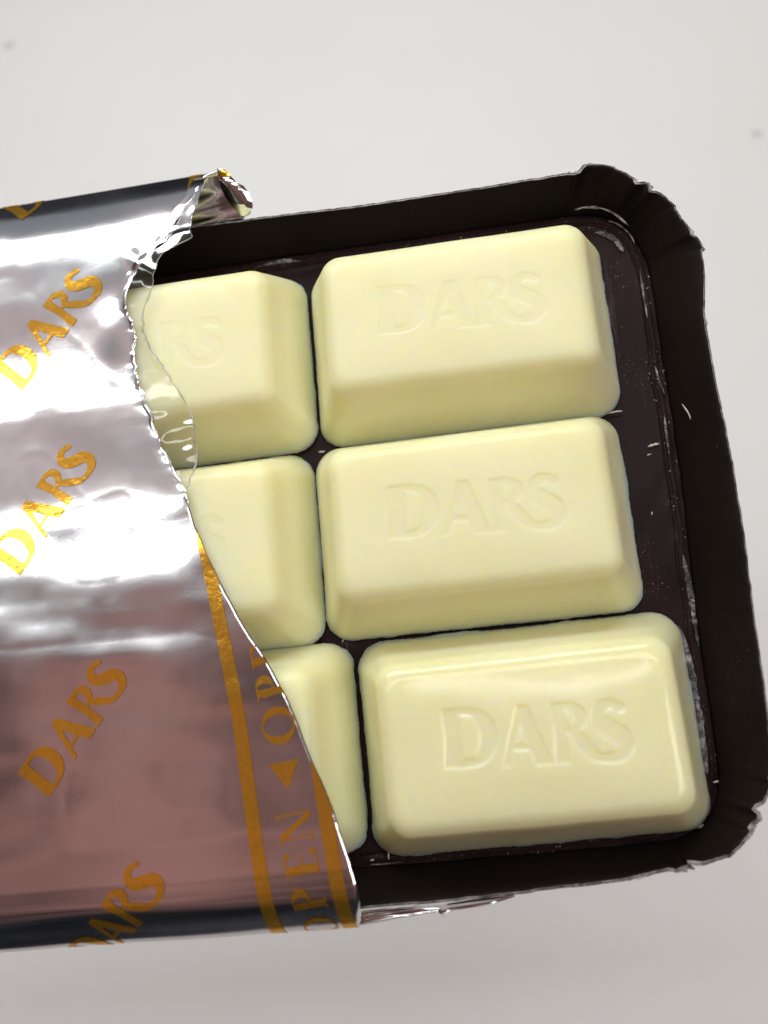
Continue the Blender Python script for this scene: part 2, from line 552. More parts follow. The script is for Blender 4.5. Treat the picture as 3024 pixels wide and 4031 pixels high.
def build_tray():
    K = len(RIM)
    # resample both outlines with the same parameter, densely on the part in view
    def dense(pts):
        P = np.asarray(pts, float)
        out = []
        for i in range(K):
            p0, p1, p2, p3 = P[(i - 1) % K], P[i], P[(i + 1) % K], P[(i + 2) % K]
            n = NS[i]
            t = (np.arange(n) / n)[:, None]
            q = 0.5 * (2 * p1 + (p2 - p0) * t + (2 * p0 - 5 * p1 + 4 * p2 - p3) * t ** 2 + (3 * p1 - p0 - 3 * p2 + p3) * t ** 3)
            lin = p1 + (p2 - p1) * t
            w = 0.35
            out.append(q * w + lin * (1 - w))
        return np.concatenate(out)
    R0 = np.asarray(RIM)
    LEN = np.linalg.norm(np.roll(R0, -1, axis=0) - R0, axis=1)
    NS = [max(2, int(l / (0.16 if R0[i][0] > -26 else 3.0))) for i, l in enumerate(LEN)]
    Q = dense(RIM)
    P = dense(CREASE)
    n = len(P)
    arc = np.concatenate([[0], np.cumsum(np.linalg.norm(np.diff(Q, axis=0), axis=1))])
    out_dir = Q - P
    out_dir /= np.linalg.norm(out_dir, axis=1)[:, None]
    # ---- floor: rings from a core rectangle out to the crease, with a pressed groove just inside it
    core = np.stack([np.clip(P[:, 0], -80, 6), np.clip(P[:, 1], 2, 28)], 1)
    dist = np.linalg.norm(P - core, axis=1)
    insets = [9.0, 6.0, 4.0, 3.0, 2.4, 2.0, 1.7, 1.5, 1.35, 1.22, 1.12, 1.02, 0.92, 0.8, 0.66, 0.5, 0.34, 0.2, 0.1, 0.0]
    def floor_z(ins, k):
        wob = vnoise(arc * 0.35, arc * 0 + 3.1, 5)
        g = 1.12 + 0.12 * wob
        z = -0.16 * np.exp(-((ins - g) / 0.10) ** 2) + 0.10 * np.exp(-((ins - g + 0.33) / 0.2) ** 2)
        z = z + 0.05 * np.exp(-((ins - g - 0.3) / 0.2) ** 2)
        z = z + 0.03 * vnoise(P[:, 0] * 0.5, P[:, 1] * 0.5 + ins, 9)
        return z
    V = []
    for ins in insets:
        q = P - (P - core) * np.minimum(ins / dist, 1.0)[:, None]
        z = floor_z(ins, None) if ins < 8 else np.zeros(n)
        V.append(np.column_stack([q, z]))
    nr = len(insets)
    V = np.stack(V, 1).reshape(-1, 3)          # index i*nr+j
    F = grid_faces(n, nr, 0, True)
    F.append([i * nr for i in range(n)][::-1])
    fl = mesh_obj('floor_panel', V, F, [M_FLOOR, M_PAPER], tray)
    # ---- walls: lofted from the crease to the ragged rim, pleated at the corners
    pleats = [(12.75, 45.5, 0.55, 0.5), (17.9, 43.2, 0.45, 0.35), (18.75, 42.0, 0.35, 0.3), (21.6, 37.2, 0.40, 0.6), (21.7, 35.9, -0.25, 0.6),
              (20.1, 40.3, -0.18, 0.8), (15.6, 44.8, -0.2, 0.9), (18.2, -9.95, 0.45, 0.4), (17.5, -11.2, 0.30, 0.35), (12.75, -13.5, 0.5, 0.4), (15.2, -12.9, -0.2, 0.8), (19.5, -7.7, 0.2, 0.9), (11.2, -13.6, -0.25, 0.6)]
    rows = 16
    W = np.zeros((n, rows, 3))
    for j in range(rows):
        k = j / (rows - 1)
        flare = k ** 1.12
        q = P + (Q - P) * flare
        z = RIM_Z * (1 - (1 - k) ** 1.25) * np.ones(n)
        off = 0.05 * vnoise(arc * 0.22, k * 2 + 0 * arc, 21) + 0.03 * vnoise(arc * 1.1, k * 3 + 0 * arc, 22)
        for (px, py, amp, wid) in pleats:
            dx = np.linalg.norm(Q - np.array((px, py)), axis=1)
            ii = int(np.argmin(dx))
            da = arc - arc[ii]
            prof = np.where(da < 0, np.exp(-np.abs(da) / (wid * 1.6)), np.exp(-np.abs(da) / (wid * 0.30)))
            off = off - 1.25 * amp * prof * k ** 0.8 * (0.5 + 0.5 * k)
            z = z + 0.35 * amp * prof * k ** 2
        # the flattened dent a third of the way down the short side
        dd = np.exp(-((Q[:, 1] - 30.5) / 2.2) ** 2) * (Q[:, 0] > 17)
        off = off - 0.25 * dd * k
        W[:, j, :2] = q + out_dir * off[:, None]
        W[:, j, 2] = z + 0.06 * vnoise(arc * 0.5, k * 0 + arc * 0, 31) * k
    # ragged cut edge
    near_corner = np.exp(-(np.minimum(np.hypot(Q[:, 0] - 18, Q[:, 1] - 42), np.hypot(Q[:, 0] - 16, Q[:, 1] + 12)) / 7) ** 2) + 0.12
    near_corner = 0.65 * near_corner
    rag = near_corner * 0.05 * vnoise(arc * 3.1, arc * 0, 41) + near_corner * 0.04 * vnoise(arc * 7.7, arc * 0, 42)
    W[:, -1, :2] += out_dir * rag[:, None] * 0.7
    Fw = grid_faces(n, rows, 0, True)
    # separate walls: far long side, short side with its corners, near long side, hidden short side
    flat = W.reshape(-1, 3)
    side_of = np.zeros(n, int)
    for i in range(n):
        x, y = Q[i]
        if x > 12.3:
            side_of[i] = 1
        elif x < -90:
            side_of[i] = 3
        else:
            side_of[i] = 0 if y > 15 else 2
    groups = {0: [], 1: [], 2: [], 3: []}
    for i in range(n):
        groups[side_of[i]].append(i)
    for g, ids in groups.items():
        cols = set(ids)
        faces, vmap, vv = [], {}, []
        for i in ids:
            i2 = (i + 1) % n
            for j in range(rows - 1):
                quad = []
                for a, b in ((i, j), (i2, j), (i2, j + 1), (i, j + 1)):
                    key = a * rows + b
                    if key not in vmap:
                        vmap[key] = len(vv)
                        vv.append(flat[key])
                    quad.append(vmap[key])
                faces.append(quad)
        o = mesh_obj('side_wall', vv, faces, [M_WALL, M_PAPER], tray)
        md = o.modifiers.new('board_thickness', 'SOLIDIFY')
        md.thickness = 0.00026
        md.offset = 1.0
        md.material_offset_rim = 1
        md.use_rim = True
    # ---- torn white fibres standing along the rim
    tears = [(12.2, 45.2, 0.45, 0.9), (13.2, 45.6, 0.32, 0.9), (17.8, 43.3, 0.30, 0.7), (18.5, 42.6, 0.50, 0.6), (19.1, 41.7, 0.32, 0.5), (21.3, 37.7, 0.40, 0.8), (21.6, 36.4, 0.25, 0.9), (21.15, 29.0, 0.22, 0.9),
             (18.4, -9.8, 0.30, 0.4), (17.8, -10.9, 0.60, 0.7), (16.9, -11.9, 0.25, 0.6), (12.6, -13.5, 0.50, 0.9), (11.7, -13.5, 0.35, 0.6), (8.6, -14.0, 0.25, 0.8), (9.7, 45.05, 0.1, 1.0)]
    wid = 0.03 + (0.02 + 0.05 * near_corner) * np.clip(vnoise(arc * 0.9, arc * 0, 51) + 0.1, 0, 1) + 0.03 * near_corner * np.abs(vnoise(arc * 5.1, arc * 0, 52))
    for (px, py, amp, w) in tears:
        ii = int(np.argmin(np.linalg.norm(Q - np.array((px, py)), axis=1)))
        wid = wid + 0.75 * amp * np.exp(-((arc - arc[ii]) / w) ** 2) * (0.55 + 0.45 * vnoise(arc * 6.0, arc * 0, 53))
    E0 = W[:, -1, :]
    ring = []
    for k, (a, dz) in enumerate(((-0.10, 0.04), (0.25, 0.09), (0.7, 0.05), (1.0, -0.10))):
        e = E0.copy()
        e[:, :2] += out_dir * (wid * a)[:, None]
        e[:, 2] += dz + 0.05 * vnoise(arc * 4.0, arc * 0 + k, 60)
        ring.append(e)
    e = E0.copy()
    e[:, 2] -= 0.25
    ring.append(e)
    E = np.stack(ring, 1)
    mesh_obj('rim_edge', E.reshape(-1, 3), grid_faces(n, len(ring), 0, True), M_PAPER, tray)
    # ---- pale paper core showing along two cracked folds of the far corner
    def crack(pts, w):
        c = spline(pts, 40)
        nrm = np.gradient(c[:, :2], axis=0)
        nrm = np.stack([-nrm[:, 1], nrm[:, 0]], 1)
        nrm /= np.linalg.norm(nrm, axis=1)[:, None]
        k = np.linspace(0, 1, 40)
        ww = w * np.sin(np.pi * k) ** 0.6 * (0.65 + 0.5 * vnoise(k * 14, k * 0, 71))
        vv = np.stack([np.column_stack([c[:, :2] - nrm * ww[:, None] * 0.5, c[:, 2]]), np.column_stack([c[:, :2], c[:, 2] + 0.07]), np.column_stack([c[:, :2] + nrm * ww[:, None] * 0.5, c[:, 2] + 0.02])], 1)
        mesh_obj('cracked_fold', vv.reshape(-1, 3), grid_faces(40, 3), M_PAPER, tray)
    crack([(12.3, 43.45, 0.8), (13.3, 43.4, 1.05), (14.6, 43.0, 1.15), (15.8, 42.25, 1.05), (16.9, 41.0, 0.8)], 0.42)
    crack([(15.3, 42.2, 0.14), (16.2, 41.6, 0.14), (17.0, 40.5, 0.14), (17.3, 39.5, 0.14)], 0.22)
    crack([(12.95, 45.3, 4.15), (12.7, 44.8, 3.2), (12.5, 44.3, 2.2), (12.35, 43.9, 1.3)], 0.16)
    crack([(18.1, -10.2, 2.9), (17.7, -10.6, 3.6), (17.9, -10.9, 4.2)], 0.30)
    # ---- chalky smears of chocolate left on the floor
    def smear(pts, seed):
        c = spline(pts, 60)
        nrm = np.gradient(c[:, :2], axis=0)
        nrm = np.stack([-nrm[:, 1], nrm[:, 0]], 1)
        nrm /= np.linalg.norm(nrm, axis=1)[:, None]
        k = np.linspace(0, 1, 60)
        w = c[:, 2] * (1 + 0.35 * vnoise(k * 22, k * 0, seed)) * np.clip(np.sin(np.pi * k) * 4, 0.05, 1)
        vv = []
        for a in (-0.5, -0.25, 0, 0.25, 0.5):
            vv.append(np.column_stack([c[:, :2] + nrm * (w * a)[:, None], 0.15 + 0.05 * (1 - 4 * a * a) + 0 * k]))
        vv = np.stack(vv, 1)
        mesh_obj('residue_smear', vv.reshape(-1, 3), grid_faces(60, 5), M_RESIDUE, tray)
    smear([(15.45, 4.6, 0.2), (15.75, 2.6, 0.5), (15.85, 0.0, 0.55), (15.85, -3.0, 0.5), (15.75, -5.6, 0.42), (15.70, -7.8, 0.4)], 3)
    smear([(16.75, 10.4, 0.25), (16.85, 7.8, 0.45), (16.8, 5.6, 0.40), (16.75, 2.6, 0.2)], 4)
    smear([(17.2, 27.4, 0.12), (17.35, 25.9, 0.2), (17.6, 24.6, 0.12)], 5)
    smear([(17.25, 22.9, 0.12), (17.15, 21.2, 0.2), (17.1, 19.2, 0.10)], 6)
    smear([(-18.6, 43.0, 0.1), (-17.0, 43.15, 0.3), (-15.4, 43.2, 0.38), (-13.9, 42.9, 0.15)], 7)
    smear([(13.8, 41.2, 0.15), (14.6, 41.0, 0.45), (15.6, 40.2, 0.5), (16.2, 38.8, 0.3)], 8)
    smear([(17.35, 37.0, 0.12), (17.3, 34.6, 0.2), (17.25, 32.0, 0.14)], 9)
    smear([(-12.2, -12.3, 0.08), (-10.8, -12.32, 0.14), (-9.4, -12.25, 0.06)], 10)
build_tray()

# ------------------------------------------------------------------ the chocolate pieces
PW, PH, PT, PD = 27.0, 17.33, 8.04, 2.5
def build_piece(name, loc, rot, label, mat, seed, engrave=0.1):
    rng = np.random.default_rng(seed)
    fil = 1.65
    turn = math.atan2(PT - 0.6, PD)
    tl = fil * math.tan(turn / 2)
    ins_top = PD + tl
    def outline(u, v, ins):
        """u, v on the unit square's border -> rounded rectangle inset by ins."""
        hw, hh = PW / 2 - ins, PH / 2 - ins
        R = max(2.35 - 0.32 * ins, 0.8)
        x, y = u * hw, v * hh
        cx, cy = np.sign(x) * (hw - R), np.sign(y) * (hh - R)
        m = (np.abs(x) > hw - R) & (np.abs(y) > hh - R)
        dx, dy = x - cx, y - cy
        l = np.maximum(np.hypot(dx, dy), 1e-9)
        return np.where(m, cx + dx / l * R, x), np.where(m, cy + dy / l * R, y)
    NU, NV = (181, 111) if engrave else (121, 75)
    U, V_ = np.meshgrid(np.linspace(-1, 1, NU), np.linspace(-1, 1, NV), indexing='ij')
    r = np.maximum(np.maximum(np.abs(U), np.abs(V_)), 1e-6)
    X, Y = outline(U / r, V_ / r, ins_top)
    X, Y = X * r, Y * r
    hw, hh = PW / 2 - ins_top, PH / 2 - ins_top
    ea, eb = hw - np.abs(X), hh - np.abs(Y)
    e = np.maximum(-np.log(np.exp(-1.6 * ea) + np.exp(-1.6 * eb)) / 1.6, 0)
    sd, sw = (0.19, 3.4) if mat is M_CHOC_GLOSS else (0.10, 2.3)
    crown = 0.0085 * np.clip(Y + 2.0, 0, None) ** 2 * (0.35 + 0.65 * sstep(-7, 3, X)) if mat is M_CHOC_GLOSS else 0 * X
    soft = lambda q: -sd * (1 - np.clip(q / sw, 0, 1)) ** 2
    Z = PT + soft(e) - crown
    Z = Z + 0.018 * vnoise(X * 0.25 + seed, Y * 0.25, seed) + 0.006 * vnoise(X * 0.9 + seed, Y * 0.9, seed + 1)
    if engrave:
        cap = 4.45
        a = math.radians(-2.6)
        px, py = X - 0.35, Y - 0.15
        lx = (math.cos(a) * px + math.sin(a) * py) / cap + 1.55
        ly = (-math.sin(a) * px + math.cos(a) * py) / cap + 0.5
        d = sd_dars(np.stack([lx.ravel(), ly.ravel()], 1)).reshape(X.shape) * cap
        Z = Z - engrave * (1 - sstep(-0.18, 0.13, d))
    verts = np.stack([X, Y, Z], -1).reshape(-1, 3)
    F = grid_faces(NU, NV)
    # border of the top grid, counter-clockwise
    b = [(i, 0) for i in range(NU)] + [(NU - 1, j) for j in range(1, NV)] + [(i, NV - 1) for i in range(NU - 2, -1, -1)] + [(0, j) for j in range(NV - 2, 0, -1)]
    bu = np.array([U[i] for i in b])
    bv = np.array([V_[i] for i in b])
    nb = len(b)
    edge_ids = [i * NV + j for i, j in b]
    zt = PT - sd
    prof = []
    for k in range(1, 9):
        th = turn * k / 8
        prof.append((ins_top - fil * math.sin(th), zt - fil * (1 - math.cos(th))))
    i1, z1 = prof[-1]
    for k in range(1, 9):
        f = k / 8
        prof.append((i1 + (0.12 - i1) * f, z1 + (0.95 - z1) * f))
    prof += [(0.02, 0.62), (0.0, 0.42), (-0.03, 0.28), (0.02, 0.16), (0.10, 0.05), (0.3, 0.0)]
    prev = edge_ids
    VV = [verts]
    off = len(verts)
    ang = np.linspace(0, 1, nb, endpoint=False) * 90
    flash = 0.07 * np.clip(vnoise(ang * 0.9, ang * 0, seed + 5), 0, 1) + 0.04 * np.abs(vnoise(ang * 3.3, ang * 0, seed + 8)) + 0.2 * np.clip(vnoise(ang * 0.25, ang * 0 + 9, seed + 6) - 0.45, 0, 1)
    z_border = np.array([Z[i] for i in b]) - zt
    for q, (ins, z) in enumerate(prof):
        x, y = outline(bu, bv, ins)
        nx, ny = np.gradient(x), np.gradient(y)
        l = np.maximum(np.hypot(nx, ny), 1e-9)
        wob = 0.035 * vnoise(x * 0.22 + 4, y * 0.22 + z * 0.2, seed + 3) * min(1, q / 8)
        if 0.1 < z < 0.6:
            wob = wob + flash * 1.2
        x = x + ny / l * wob
        y = y - nx / l * wob
        VV.append(np.column_stack([x, y, z + z_border * max(0.0, (z - 0.95) / (zt - 0.95))]))
        cur = list(range(off, off + nb))
        for k in range(nb):
            k2 = (k + 1) % nb
            F.append((prev[k2], prev[k], cur[k], cur[k2]))
        prev = cur
        off += nb
    F.append(prev[::-1])
    o = mesh_obj(name, np.concatenate(VV), F, mat, loc=(loc[0], loc[1], 0.12))
    o.rotation_euler = (0, 0, math.radians(rot))
    bm = bmesh.new()
    bm.from_mesh(o.data)
    bmesh.ops.recalc_face_normals(bm, faces=bm.faces)
    bm.to_mesh(o.data)
    bm.free()
    tag(o, label, 'chocolate', 'white chocolate pieces in the tray')
    return o
PIECES = [
    ((0.31, 32.13), -0.65, 'whole matte white chocolate piece at the tray\'s far crimped corner, lettering faint', M_CHOC, 11, 0.055),
    ((-0.53, 14.77), -0.17, 'whole matte white chocolate piece, middle one of the three uncovered pieces', M_CHOC, 23, 0.075),
    ((1.91, -2.97), 0.44, 'shiny white chocolate piece with the clearest stamped lettering, beside the chalky smear', M_CHOC_GLOSS, 37, 0.13),
    ((-27.06, 32.3), 0.0, 'half-covered white chocolate piece under the clear torn film edge', M_CHOC, 41, 0.04),
    ((-27.75, 14.75), -0.3, 'half-covered white chocolate piece, middle of the three under the foil edge', M_CHOC, 53, 0.035),
    ((-25.64, -2.6), 0.0, 'mostly covered white chocolate piece beside the printed opening strip of the foil', M_CHOC, 67, 0.05),
]
for loc, rot, label, mat, seed, eng in PIECES:
    build_piece('chocolate_piece', loc, rot, label, mat, seed, eng)

# ------------------------------------------------------------------ the foil wrapper
TEAR = [(49.63, -19.72), (49.07, -20.83), (48.15, -21.29), (46.57, -21.62), (45.35, -22.51), (44.17, -23.19), (43.13, -23.63), (42.07, -23.98), (41.62, -24.7), (40.27, -25.99), (38.72, -27.43), (37.02, -27.95), (35.25, -27.93), (34.38, -27.42), (32.95, -27.38), (31.72, -27.5), (29.68, -27.34), (27.92, -26.87), (26.01, -26.19), (24.46, -25.8), (22.76, -25.28), (21.49, -24.6), (20.26, -24.07), (19.56, -23.66), (19.01, -23.33), (17.54, -23.15), (16.15, -22.83), (13.76, -21.97), (11.2, -20.96), (8.67, -19.78), (6.95, -18.94), (5.32, -17.93), (3.36, -16.96), (1.71, -16.16), (-0.43, -15.41), (-2.7, -14.69), (-4.61, -13.96), (-6.64, -13.24), (-9.29, -12.6), (-10.75, -12.21), (-12.0, -11.95)]
T_FRONT, T_BACK = -11.0, 49.4
FRONT = spline([(-11.0, 8.8), (-12.5, 8.62), (-13.6, 8.05), (-14.7, 7.05), (-15.5, 6.2), (-15.75, 5.4), (-15.6, 4.3), (-15.2, 2.9), (-14.2, 0.9), (-13.3, -0.35), (-12.3, -0.75), (-8, -0.8), (30, -0.8)], 400)
BACK = None

def z_top(s, t):
    s, t = np.broadcast_arrays(np.asarray(s, float), np.asarray(t, float))
    # slope profile across the packet (foil sags between the rows of pieces)
    tb = 34.2 + 7.3 * np.clip((s + 40) / 15.5, 0, 1.08) ** 1.4         # diagonal crest running to the torn notch
    z = 8.85 + 0 * t
    z = z - 0.46 * sstep(17.0, 27.5, t)
    rise = 0.42 * sstep(27.0, 1.0 * tb + 0.5, t)
    z = z + rise
    z = z - 0.18 * sstep(tb, 43.0, t)
    d = np.clip(t - 41.0, 0, None)
    z = z - 0.022 * d ** 2 - 0.0006 * d ** 3
    # broad undulations, dents
    fade = sstep(-11.0, -7.5, t) * (1 - sstep(44, 49, t) * 0.7)
    z = z + fade * (0.07 * vnoise(s * 0.09 + 3, t * 0.12, 3) + 0.030 * vnoise(s * 0.24, t * 0.27 + 7, 4) + 0.004 * vnoise(s * 0.8, t * 0.7, 5))
    z = z - 0.22 * np.exp(-(((s + 29.3) / 1.6) ** 2 + ((t - 34.4) / 2.6) ** 2))
    z = z + 0.30 * np.exp(-(((s + 26.2 + 0.7 * (t - 39.5)) / 0.9) ** 2 + ((t - 39.5) / 2.2) ** 2))
    z = z + 0.10 * np.exp(-(((s + 23.0) / 1.8) ** 2 + ((t - 18.6) / 1.4) ** 2))
    # faint sharp creases pressed into the upper part
    loc = sstep(14, 20, t) * (1 - sstep(41, 45, t))
    z = z - 0.014 * loc * (1 - np.abs(vnoise(s * 0.23 + 0.15 * t, t * 0.20 - 0.05 * s, 6))) ** 6
    z = z - 0.012 * sstep(-9, -5, t) * (1 - sstep(14, 20, t)) * (1 - np.abs(vnoise(s * 0.16 + 9, t * 0.2, 8))) ** 5
    low = sstep(-9.5, -5, t) * (1 - sstep(11, 16, t))
    z = z + low * (0.075 * vnoise(s * 0.07 + 1, t * 0.23 + 0.04 * s, 16) + 0.022 * vnoise(s * 0.2, t * 0.5, 17))
    # front lip blends into the turned-down side
    k = 1 - sstep(-11.0, -8.0, t)
    return z * (1 - k) + 8.8 * k

def s_edge(tau):
    T = np.array([a for a, _ in TEAR][::-1])
    S = np.array([b for _, b in TEAR][::-1])
    return np.interp(tau, T, S)

FRONT_L = np.concatenate([[0], np.cumsum(np.linalg.norm(np.diff(FRONT, axis=0), axis=1))])

def back_path(s):
    z0 = z_top(s, T_BACK)
    return z0

def foil(s, tau):
    """Point on the wrapper: s along the packet, tau across it, unrolled (tau = t on the upper face)."""
    s, tau = np.broadcast_arrays(np.asarray(s, float), np.asarray(tau, float))
    a = np.clip(T_FRONT - tau, 0, None)
    ft, fz = np.interp(a, FRONT_L, FRONT[:, 0]), np.interp(a, FRONT_L, FRONT[:, 1])
    wob = 0.10 * vnoise(s * 0.12, a * 0.3, 14) * sstep(0.5, 3, a) * (1 - sstep(8, 12, a))
    b = np.clip(tau - T_BACK, 0, None)
    z0 = z_top(s, np.full_like(tau, T_BACK))
    bp = np.array([(0, 0), (0.22, -0.30), (0.1, -0.75), (-1.4, -1.75), (-3.2, -2.9), (-4.3, -4.2), (-5.3, -6.9), (-6.2, -7.7), (-40, -7.75)], float)
    bl = np.concatenate([[0], np.cumsum(np.linalg.norm(np.diff(bp, axis=0), axis=1))])
    bt, bz = np.interp(b, bl, bp[:, 0]), np.interp(b, bl, bp[:, 1])
    tt = np.clip(tau, T_FRONT, T_BACK)
    zt = z_top(s, tt)
    t = np.where(tau < T_FRONT, ft - wob, np.where(tau > T_BACK, T_BACK + bt, tau))
    z = np.where(tau < T_FRONT, fz, np.where(tau > T_BACK, z0 + bz + (6.75 - z0) * sstep(0.5, 4.5, b) + 0.11 * np.sin(3.1 * b + 0.35 * s) * sstep(0.6, 1.2, b) * (1 - sstep(4.6, 5.4, b)), zt))
    return np.stack([s, t, z], -1)

wrapper = thing('foil_wrapper', 'torn silver foil wrapper printed in gold, covering the tray\'s other end', 'wrapper')

def full_edge(tau):
    e = s_edge(tau)
    a = T_FRONT - np.asarray(tau, float)
    e = np.where(a > 1.0, np.interp(a, [1.0, 2.5, 6.5, 10, 14, 60], [-11.95, -11.9, -12.6, -13.4, -13.6, -17.5]), e)
    b = np.asarray(tau, float) - T_BACK
    e = np.where(b > 0.2, np.interp(b, [0.2, 1.0, 3.0, 5.3, 9, 45], [-19.72, -19.75, -19.2, -18.1, -17.6, -17.5]), e)
    return e

def build_foil():
    tau_front = T_FRONT - np.concatenate([np.linspace(46, 13, 14), np.linspace(12.6, 0.2, 80)])
    tau_top = np.arange(T_FRONT, T_BACK, 0.19)
    tau_back = T_BACK + np.concatenate([[0], np.linspace(0.1, 9.5, 60), np.linspace(11, 40, 10)])
    tau = np.concatenate([tau_front, tau_top, tau_back])
    u = np.concatenate([np.linspace(0, 0.55, 14)[:-1], np.linspace(0.55, 1, 130)])
    nu, nv = len(u), len(tau)
    e = full_edge(tau)
    jag = 0.10 * vnoise(tau * 1.7, tau * 0, 81) + 0.05 * vnoise(tau * 4.3, tau * 0, 82)
    jag = jag * np.where(tau > 18, 1.2, 0.25)
    e = e + jag
    S = -97 + (e[None, :] + 97) * u[:, None]
    P = foil(S, np.broadcast_to(tau, S.shape))
    curl = np.exp(-np.abs(e[None, :] - S) / 0.30) * sstep(17.5, 20, tau)[None, :] * (1 - sstep(47, 49, tau))[None, :]
    P[..., 2] += curl * (0.16 + 0.14 * vnoise(tau * 1.3, tau * 0, 83))[None, :]
    o = mesh_obj('foil_sheet', P.reshape(-1, 3), grid_faces(nu, nv), M_FOIL, wrapper)
    md = o.modifiers.new('foil_thickness', 'SOLIDIFY')
    md.thickness = 0.00004
    md.offset = -1
    return o
foil_sheet = build_foil()

def foil_decal(name, sd_world, box, step, parent=foil_sheet, lift=0.045):
    """Flat print lying on the foil: sd_world takes (s, tau) in mm; clipped at the tear."""
    def sd(P):
        return np.maximum(sd_world(P), P[:, 0] - (full_edge(P[:, 1]) - 0.06))
    V, F = mesh_from_sd(sd, box[0], box[1], box[2], box[3], step)
    if len(F) == 0:
        return None
    p = foil(V[:, 0], V[:, 1])
    h = 0.03
    ds = foil(V[:, 0] + h, V[:, 1]) - p
    dt = foil(V[:, 0], V[:, 1] + h) - p
    nrm = np.cross(ds, dt)
    nrm /= np.linalg.norm(nrm, axis=1)[:, None] + 1e-12
    return mesh_obj(name, p + nrm * lift, F, M_GOLD, parent)

def word(cx, cy, ang, cap):
    a = math.radians(ang)
    ca, sa = math.cos(a), math.sin(a)
    def sd(P):
        x, y = P[:, 0] - cx, P[:, 1] - cy
        q = np.stack([(ca * x + sa * y) / cap + 2.8, (-sa * x + ca * y) / cap + 0.5], 1)
        return (sd_dars(q) + 0.022) * cap
    cs = [(cx + cap * (ca * (u - 2.8) - sa * (v - 0.5)), cy + cap * (sa * (u - 2.8) + ca * (v - 0.5))) for u in (-0.05, 3.25) for v in (-0.1, 1.1)]
    xs, ys = [c[0] for c in cs], [c[1] for c in cs]
    foil_decal('printed_word', sd, (max(min(xs), -52), max(xs), min(ys), max(ys)), 0.13)
word(-31.96, 38.96, 47.5, 3.85)
word(-33.0, 22.9, 53.0, 3.75)
word(-30.6, 4.5, 51.0, 3.55)
word(-28.05, -10.9, 48.0, 3.55)
word(-32.4, 56.1, 47.5, 3.85)

B_T = np.array([-40, -13.1, 0.9, 17.3, 30.0, 46.0, 60.0])
B_S = np.array([-17.6, -18.8, -20.05, -22.5, -22.3, -21.9, -21.8])
def band(dc, w):
    def sd(P):
        return np.abs(P[:, 0] - (np.interp(P[:, 1], B_T, B_S) + dc)) - w / 2
    return sd
foil_decal('printed_stripe', band(0, 1.08), (-24, -17, -20, 20), 0.2)
foil_decal('printed_stripe', band(0, 1.08), (-24, -19, 43, 49.8), 0.2)
foil_decal('printed_stripe', band(5.55, 1.10), (-18, -11, -20, 4), 0.2)

def strip_char(ch, t_mid, cap=2.6):
    e1 = np.array((-0.105, 0.9945))
    e2 = np.array((-0.9945, -0.105))
    c = np.array((-16.15 - 0.105 * (t_mid + 8), t_mid))
    def sd(P):
        d = P - c
        q = np.stack([(d @ e1) / cap, (d @ e2) / cap + 0.5], 1)
        return (sd_char(ch, q) + 0.012) * cap
    r = 2.2
    foil_decal('printed_arrow' if ch == '<' else 'printed_letter', sd, (c[0] - r, c[0] + r, c[1] - r, c[1] + r), 0.1)
for ch, tm in (('O', -16.2), ('P', -13.1), ('E', -10.5), ('N', -7.8), ('<', -4.1), ('O', -0.4), ('P', 2.5), ('E', 5.0)):
    strip_char(ch, tm)

# clear film left standing along the upper part of the tear
def build_film():
    FT = np.array([48.9, 48.29, 46.0, 43.98, 42.53, 41.76, 41.28, 40.69, 39.96, 38.23, 36.57, 35.37, 33.79, 31.98, 30.1, 28.77, 27.29, 25.69, 24.61, 23.6, 22.21, 21.06, 20.11, 19.14])[::-1]
    FS = np.array([-20.3, -20.9, -21.3, -21.95, -22.0, -21.7, -23.1, -24.5, -25.0, -25.4, -26.1, -26.6, -26.67, -26.13, -24.99, -24.3, -23.47, -22.8, -22.56, -22.75, -22.31, -22.44, -22.92, -23.25])[::-1]
    t = np.arange(19.14, 48.9, 0.16)
    s0 = s_edge(t) - 0.9
    s1 = np.interp(t, FT, FS) + 0.06 * vnoise(t * 2.5, t * 0, 91)
    nu = 17
    P = np.zeros((len(t), nu, 3))
    for j in range(nu):
        k = j / (nu - 1)
        s = s0 + (s1 - s0) * k
        z = z_top(s, t) + 0.10
        amt = 0.12 + 0.7 * np.exp(-((t - 23.5) / 3.2) ** 2) + 0.5 * np.exp(-((t - 41) / 4) ** 2)
        cr = amt * (0.20 * vnoise(s * 0.45 + 2, t * 0.40, 92) + 0.07 * vnoise(s * 1.2, t * 0.9, 93))
        rid = np.abs(vnoise(s * 0.7 + 5, t * 0.55, 95))
        low = 8.35 - 1.2 * sstep(41, 47, t)
        zz = z + np.clip(k * 3, 0, 1) * (cr + 0.12 * amt * (0.45 - rid))
        P[:, j] = np.column_stack([s, t, np.maximum(zz, low)])
    o = mesh_obj('clear_film', P.reshape(-1, 3), grid_faces(len(t), nu), M_FILM, wrapper)
    # the rolled, slightly thicker outer edge of the film
    e = P[:, -1]
    ring = []
    for k in range(7):
        a = 2 * math.pi * k / 6
        r = 0.075 + 0.05 * vnoise(t * 1.5, t * 0, 96)
        q = e.copy()
        q[:, 0] += r * math.cos(a)
        q[:, 2] += r * math.sin(a)
        ring.append(q)
    mesh_obj('film_edge', np.stack(ring, 1).reshape(-1, 3), grid_faces(len(t), 7), M_FILM_EDGE, o)
build_film()

